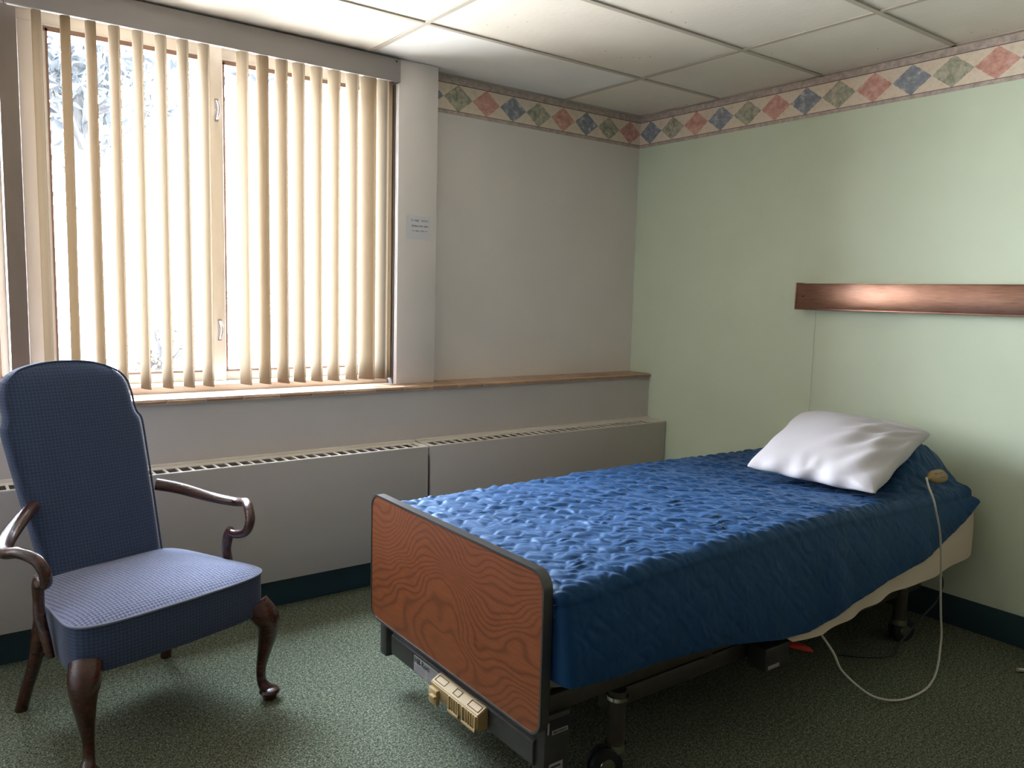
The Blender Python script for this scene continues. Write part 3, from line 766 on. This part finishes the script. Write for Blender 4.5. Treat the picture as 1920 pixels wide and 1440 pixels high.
# ------------------------------------------------------------------ quilted bedspread
RC = .040
def fold(s, a0, a1, rc):
    """arc length s -> position between a0 and a1 and the drop below the top; s<0 and s>len hang down"""
    Lt = abs(a1-a0)-2*rc; q = rc*PI/2; sg = 1 if a1 > a0 else -1
    pos = np.where(s < 0, a0, 0.0)
    s = np.asarray(s, float)
    pos = np.where(s < 0, 0, np.where(s < q, rc-rc*np.cos(s/rc), np.where(s < q+Lt, rc+(s-q), np.where(s < 2*q+Lt, rc+Lt+rc*np.sin((s-q-Lt)/rc), 2*rc+Lt))))
    drop = np.where(s < 0, rc-s, np.where(s < q, rc-rc*np.sin(s/rc), np.where(s < q+Lt, 0, np.where(s < 2*q+Lt, rc-rc*np.cos((s-q-Lt)/rc), rc+(s-2*q-Lt)))))
    return a0+sg*pos, drop
X0, X1, YF, YN = -2.279, -.088, -1.112, -2.082
hx = [-2.30, -2.13, -1.94, -1.715, -1.405, -1.26, -1.10, -.886, -.70, -.477, -.30, -.20, -.118, -.08]
hz = [.405, .395, .392, .374, .322, .310, .332, .366, .395, .430, .490, .530, .575, .59]
NX, NT_, ND, NF = 520, 236, 84, 30
sx = np.linspace(-.05, 2.191-2*.03+PI*.03+.004, NX)
px, dx = fold(sx, X0, X1, .030)
top_len = abs(YN-YF)-2*RC+PI*RC
st_ = np.concatenate([np.linspace(-.16, 0, NF, endpoint=False), np.linspace(0, top_len, NT_), np.zeros(ND)])
verts = np.zeros((NX, len(st_), 3)); 
XX = px[:, None]*np.ones((1, len(st_)))
hem = np.interp(px, hx, hz)
PY_, DY = fold(st_, YF, YN, RC)
YY = np.tile(PY_, (NX, 1)); DD = np.tile(DY, (NX, 1)); SS = np.tile(st_, (NX, 1))
tz = topz(XX, YY)
for j in range(ND):
    f_ = (j+1)/ND; k = NF+NT_+j
    ztop = tz[:, k]*0+topz(px, np.full(NX, YN))
    zz = (ztop-RC)+(hem-(ztop-RC))*f_
    SS[:, k] = top_len+(ztop-RC-zz); YY[:, k] = YN-.034*np.sin(f_*1.5)*1.0; DD[:, k] = ztop-zz
wd = np.clip(DD/RC, 0, 1)      # 0 on top, 1 on the hanging sides
ZZ = topz(XX, np.clip(YY, YN, YF))-DD-dx[:, None]*(1-wd)
YY = YY+dx[:, None]*wd*np.where(SS > top_len/2, 1, -1)
# quilting in cloth coordinates
U = (sx[:, None]-2.0*0+SS)/math.sqrt(2); Vv = (sx[:, None]-SS)/math.sqrt(2)
cA, cB = .066, .078      # rows run along U (seen as level rows from the foot), bricks staggered within each row
ra = Vv/cA+.03*vnoise(U*9, Vv*9, 3); row = np.floor(ra); fa = ra-row
rb = U/cB+.5*(row % 2)+.03*vnoise(U*9+5, Vv*9, 4); fb_ = rb-np.floor(rb)
da = np.minimum(fa, 1-fa)*cA; db = np.minimum(fb_, 1-fb_)*cB
dc = np.abs(fa+fb_-1)*.045                     # a third seam crosses the cells
d_ = np.minimum(da, db); puff = .0052*(1-np.exp(-(d_/.009)**1.1)); puff -= .0014*np.exp(-(dc/.003)**2)
cell = vnoise(np.floor(rb)*3.7+row*1.3, row*7.1, 17)
fine = vnoise(U*13+2*vnoise(U*6, Vv*6, 8), Vv*62+2.2*vnoise(U*17, Vv*9, 9)+3*cell, 11); fine2 = vnoise(U*24+9, Vv*115+3*vnoise(U*24, Vv*14, 2), 12)
wr = (.0052*fine+.0020*fine2)*(1-np.exp(-(d_/.008)**1.2))
big = .0035*vnoise(XX*5+3, YY*5, 21)+.004*vnoise(XX*2.2, YY*3, 22)
Hh = puff+wr
ontop = np.clip(1-DD/RC, 0, 1); side = 1-ontop
ZZ = ZZ+(Hh+big)*ontop
YY = YY-(Hh*.22+.007*vnoise(XX*9, ZZ*2.2, 31)*np.clip(DD/.2, 0, 1))*side*np.where(SS > top_len/2, 1, -1)
# pulled creases along the near edge
ed = np.exp(-((SS-(top_len-.05))/.05)**2); ZZ += .0035*ed*vnoise((XX*1.0+YY*1.2)*42, YY*5, 41)
verts[..., 0], verts[..., 1], verts[..., 2] = XX, YY, ZZ
na, nb = verts.shape[:2]; V3 = verts.reshape(-1, 3)
idx = np.arange(na*nb).reshape(na, nb)
q = np.stack([idx[:-1, :-1], idx[:-1, 1:], idx[1:, 1:], idx[1:, :-1]], -1).reshape(-1, 4)
bs = obj('bedspread', (V3.tolist(), q.tolist()), 'quilt', ang=None)
tag(bs, 'blue quilted bedspread draped over the hospital bed', 'bedspread')
md = bs.modifiers.new('thickness', 'SOLIDIFY'); md.thickness = .003; md.offset = -1

# ------------------------------------------------------------------ pillow
BLc, BRc, TLc, TRc = [np.array(p) for p in ((-.875, -1.545, .700), (-.815, -2.060, .690), (-.235, -1.360, .852), (-.215, -1.958, .846))]
def pillow():
    n = 90; bm = bmesh.new(); grids = []
    for sd in (1, -1):
        g = []
        for i in range(n+1):
            s_ = i/n*2-1; r = []
            for j in range(n+1):
                t_ = j/n*2-1
                cr_ = .035*(abs(s_)*abs(t_))**6; s2 = s_*(1-.045*(1-t_*t_)*abs(s_)-cr_)+.012*math.sin(t_*9)*abs(s_)**8; t2 = t_*(1-.05*(1-s_*s_)*abs(t_)-cr_)+.016*math.sin(s_*10+.6)*max(0, -t_)**8
                a, b = (s2+1)/2, (t2+1)/2
                P = (BLc*(1-a)+BRc*a)*(1-b)+(TLc*(1-a)+TRc*a)*b
                e_ = max(0, (1-s_*s_)*(1-t_*t_)); h = .088*e_**.42 if sd > 0 else .058*e_**.5
                fade = min(1, e_*6)
                if sd > 0:
                    # folds fanning out from the upper right corner to the lower right
                    dx_, dy_ = 1.05-s_, 1.0-t_; an = math.atan2(dy_, dx_); rr2 = math.hypot(dx_, dy_)
                    wg = max(0, min(1, (s_+.25)/.6))
                    h += fade*wg*(.0065*math.sin(an*17+2.0*math.sin(rr2*3))*min(1, rr2*1.2)+.003*math.sin(an*33+rr2*5))
                    h += fade*.0022*math.exp(-((t_+.86)/.12)**2)*math.sin(s_*19+2*math.sin(s_*5))
                    h += fade*.004*math.sin(s_*3.1+t_*2.3+1)
                P = P+np.array([-.24, 0, .97])*h*sd
                if sd > 0: P[0] += .006*math.sin(s_*14)*math.exp(-((t_+1)/.1)**2); P[2] += .006*math.sin(s_*11+1)*math.exp(-((t_+1)/.08)**2)*(1 if abs(t_) < 1 else 0)
                r.append(P)
            g.append(r)
        grids.append(g)
    top = [[bm.verts.new(p) for p in r] for r in grids[0]]
    bot = [[top[i][j] if (i in (0, n) or j in (0, n)) else bm.verts.new(grids[1][i][j]) for j in range(n+1)] for i in range(n+1)]
    for G in (top, bot):
        for i in range(n):
            for j in range(n): bm.faces.new((G[i][j], G[i+1][j], G[i+1][j+1], G[i][j+1]))
    return bm
pl_ = obj('pillow', pillow(), 'pillow', ang=None); tag(pl_, 'white pillow leaning on the raised head of the blue bed', 'pillow')

# ------------------------------------------------------------------ call cord
pz = float(topz(np.array(-.33), np.array(-2.03)))+.012
cc = tag(empty('bed_control', (-.30, -2.03, pz)), 'cream hand control with a long grey cord lying by the pillow', 'hand control')
def Lk(bm): bmesh.ops.translate(bm, verts=bm.verts, vec=(.30, 2.03, -pz)); return bm
hd = Vector((.99, -.12, .03)).normalized()
c0 = Vector((-.405, -2.045, .700))
bm = bmesh.new()
P_ = [c0+hd*(.0+.013*i) for i in range(9)]
tube(bm, P_, [(.012, .008), (.021, .013), (.026, .015), (.0275, .0155), (.028, .016), (.028, .016), (.027, .0155), (.024, .014), (.014, .008)], 16, n=3, side=(-.1, .62, .78))
hs = obj('handset', Lk(bm), 'beige_plastic', cc)
bm = bmesh.new()
for k in range(4):
    for s_ in (-.009, .009):
        c_ = c0+hd*(.03+.014*k)+Vector((-.1, .62, .78))*s_+Vector((0, -.78, .62))*.0145; box(bm, c_.x-.004, c_.x+.004, c_.y-.0045, c_.y+.0045, c_.z-.002, c_.z+.0022, bev=.001, seg=1)
obj('button', Lk(bm), 'label', hs)
bm = T([c0-hd*.020, c0-hd*.006, c0+hd*.004], [.005, .008, .010], 10); obj('cord_grip', Lk(bm), 'beige_plastic', hs)
cp = [(-.425, -2.045, .702), (-.455, -2.062, .697), (-.492, -2.088, .683), (-.515, -2.118, .650), (-.505, -2.128, .60), (-.470, -2.131, .52), (-.440, -2.130, .42), (-.418, -2.128, .30), (-.410, -2.135, .18), (-.402, -2.14, .105), (-.425, -2.15, .060), (-.50, -2.18, .020), (-.61, -2.215, .0075), (-.73, -2.235, .0065), (-.86, -2.22, .008), (-.97, -2.18, .040), (-1.07, -2.13, .130), (-1.10, -2.105, .20), (-1.105, -2.03, .27), (-1.09, -1.97, .285)]
obj('cord', Lk(T(cp, .0042, 8, n=6)), 'cord', cc)
bm = T([(-.16, -1.93, .30), (-.17, -2.02, .25), (-.21, -2.03, .17), (-.30, -2.01, .10), (-.42, -2.0, .03), (-.52, -2.02, .0065), (-.62, -1.98, .006), (-.70, -1.9, .006)], .004, 8)
tag(obj('power_cord', bm, 'darkcord'), 'dark power cord hanging under the head end of the bed', 'cord')
bm = T([(-.262, -2.360, .014), (-.235, -2.372, .010)], .007, 10, smooth=False); tube(bm, [(-.235, -2.372, .010), (-.18, -2.40, .006), (-.10, -2.46, .005), (-.05, -2.56, .005), (-.03, -2.75, .005)], .0035, 8)
tag(obj('cable', bm, 'cord'), 'thin cable with a pale tip lying on the carpet by the green wall', 'cable')

# ------------------------------------------------------------------ outside the window
def foliage(name, label, c, R, n, mat, seed, leaf=.09, trunk=True, cat='tree'):
    rr = random.Random(seed); t = tag(empty(name, (c[0], c[1], -3.0)), label, cat)
    vs, fs = [], []
    hubs = [Vector((c[0]+rr.gauss(0, R*.5), c[1]+rr.gauss(0, R*.4), c[2]+rr.gauss(0, R*.45))) for _ in range(26)]
    for i in range(n):
        h = rr.choice(hubs); p = h+Vector((rr.gauss(0, R*.16), rr.gauss(0, R*.16), rr.gauss(0, R*.13)))
        a = Vector((rr.gauss(0, 1), rr.gauss(0, 1), rr.gauss(0, 1))).normalized(); b = a.cross(Vector((rr.gauss(0, 1), rr.gauss(0, 1), rr.gauss(0, 1)))).normalized()
        s_ = leaf*rr.uniform(.6, 1.3); k = len(vs); nn = a.cross(b)*s_*.18
        vs += [p-a*s_, p+b*s_*.42+nn, p+a*s_, p-b*s_*.42+nn]; fs += [(k, k+1, k+2), (k, k+2, k+3)]
    vs = [v-Vector((c[0], c[1], -3.0)) for v in vs]
    f_ = obj('foliage', ([tuple(v) for v in vs], fs), mat, t, ang=None); f_['kind'] = 'stuff'
    bm = bmesh.new()
    if trunk:
        tube(bm, [(0, 0, 0), (.08, .05, 2.0), (-.05, 0, c[2]+3.0), (0.05, 0, c[2]+3+R*.6)], [.16, .12, .07, .02], 10)
    base = Vector((c[0], c[1], -3.0))
    for h in hubs:
        q = h-base; st__ = Vector((0, 0, max(.3, q.z-R*.7))); tube(bm, [st__, st__.lerp(q, .6)+Vector((0, 0, -.1*R)), q], [.035, .02, .008], 5, n=3)
    obj('trunk' if trunk else 'branches', bm, 'bark', t)
    return t
foliage('tree', 'blue-grey leafy tree seen through the upper left of the window', (-2.0, 6.6, 3.6), 1.1, 1500, 'leaf', 11, .08)
foliage('shrub', 'reddish-yellow washed-out shrub seen through the lower left of the window', (-1.55, 5.2, .55), .45, 420, 'leaf_red', 5, .055, False, 'shrub')
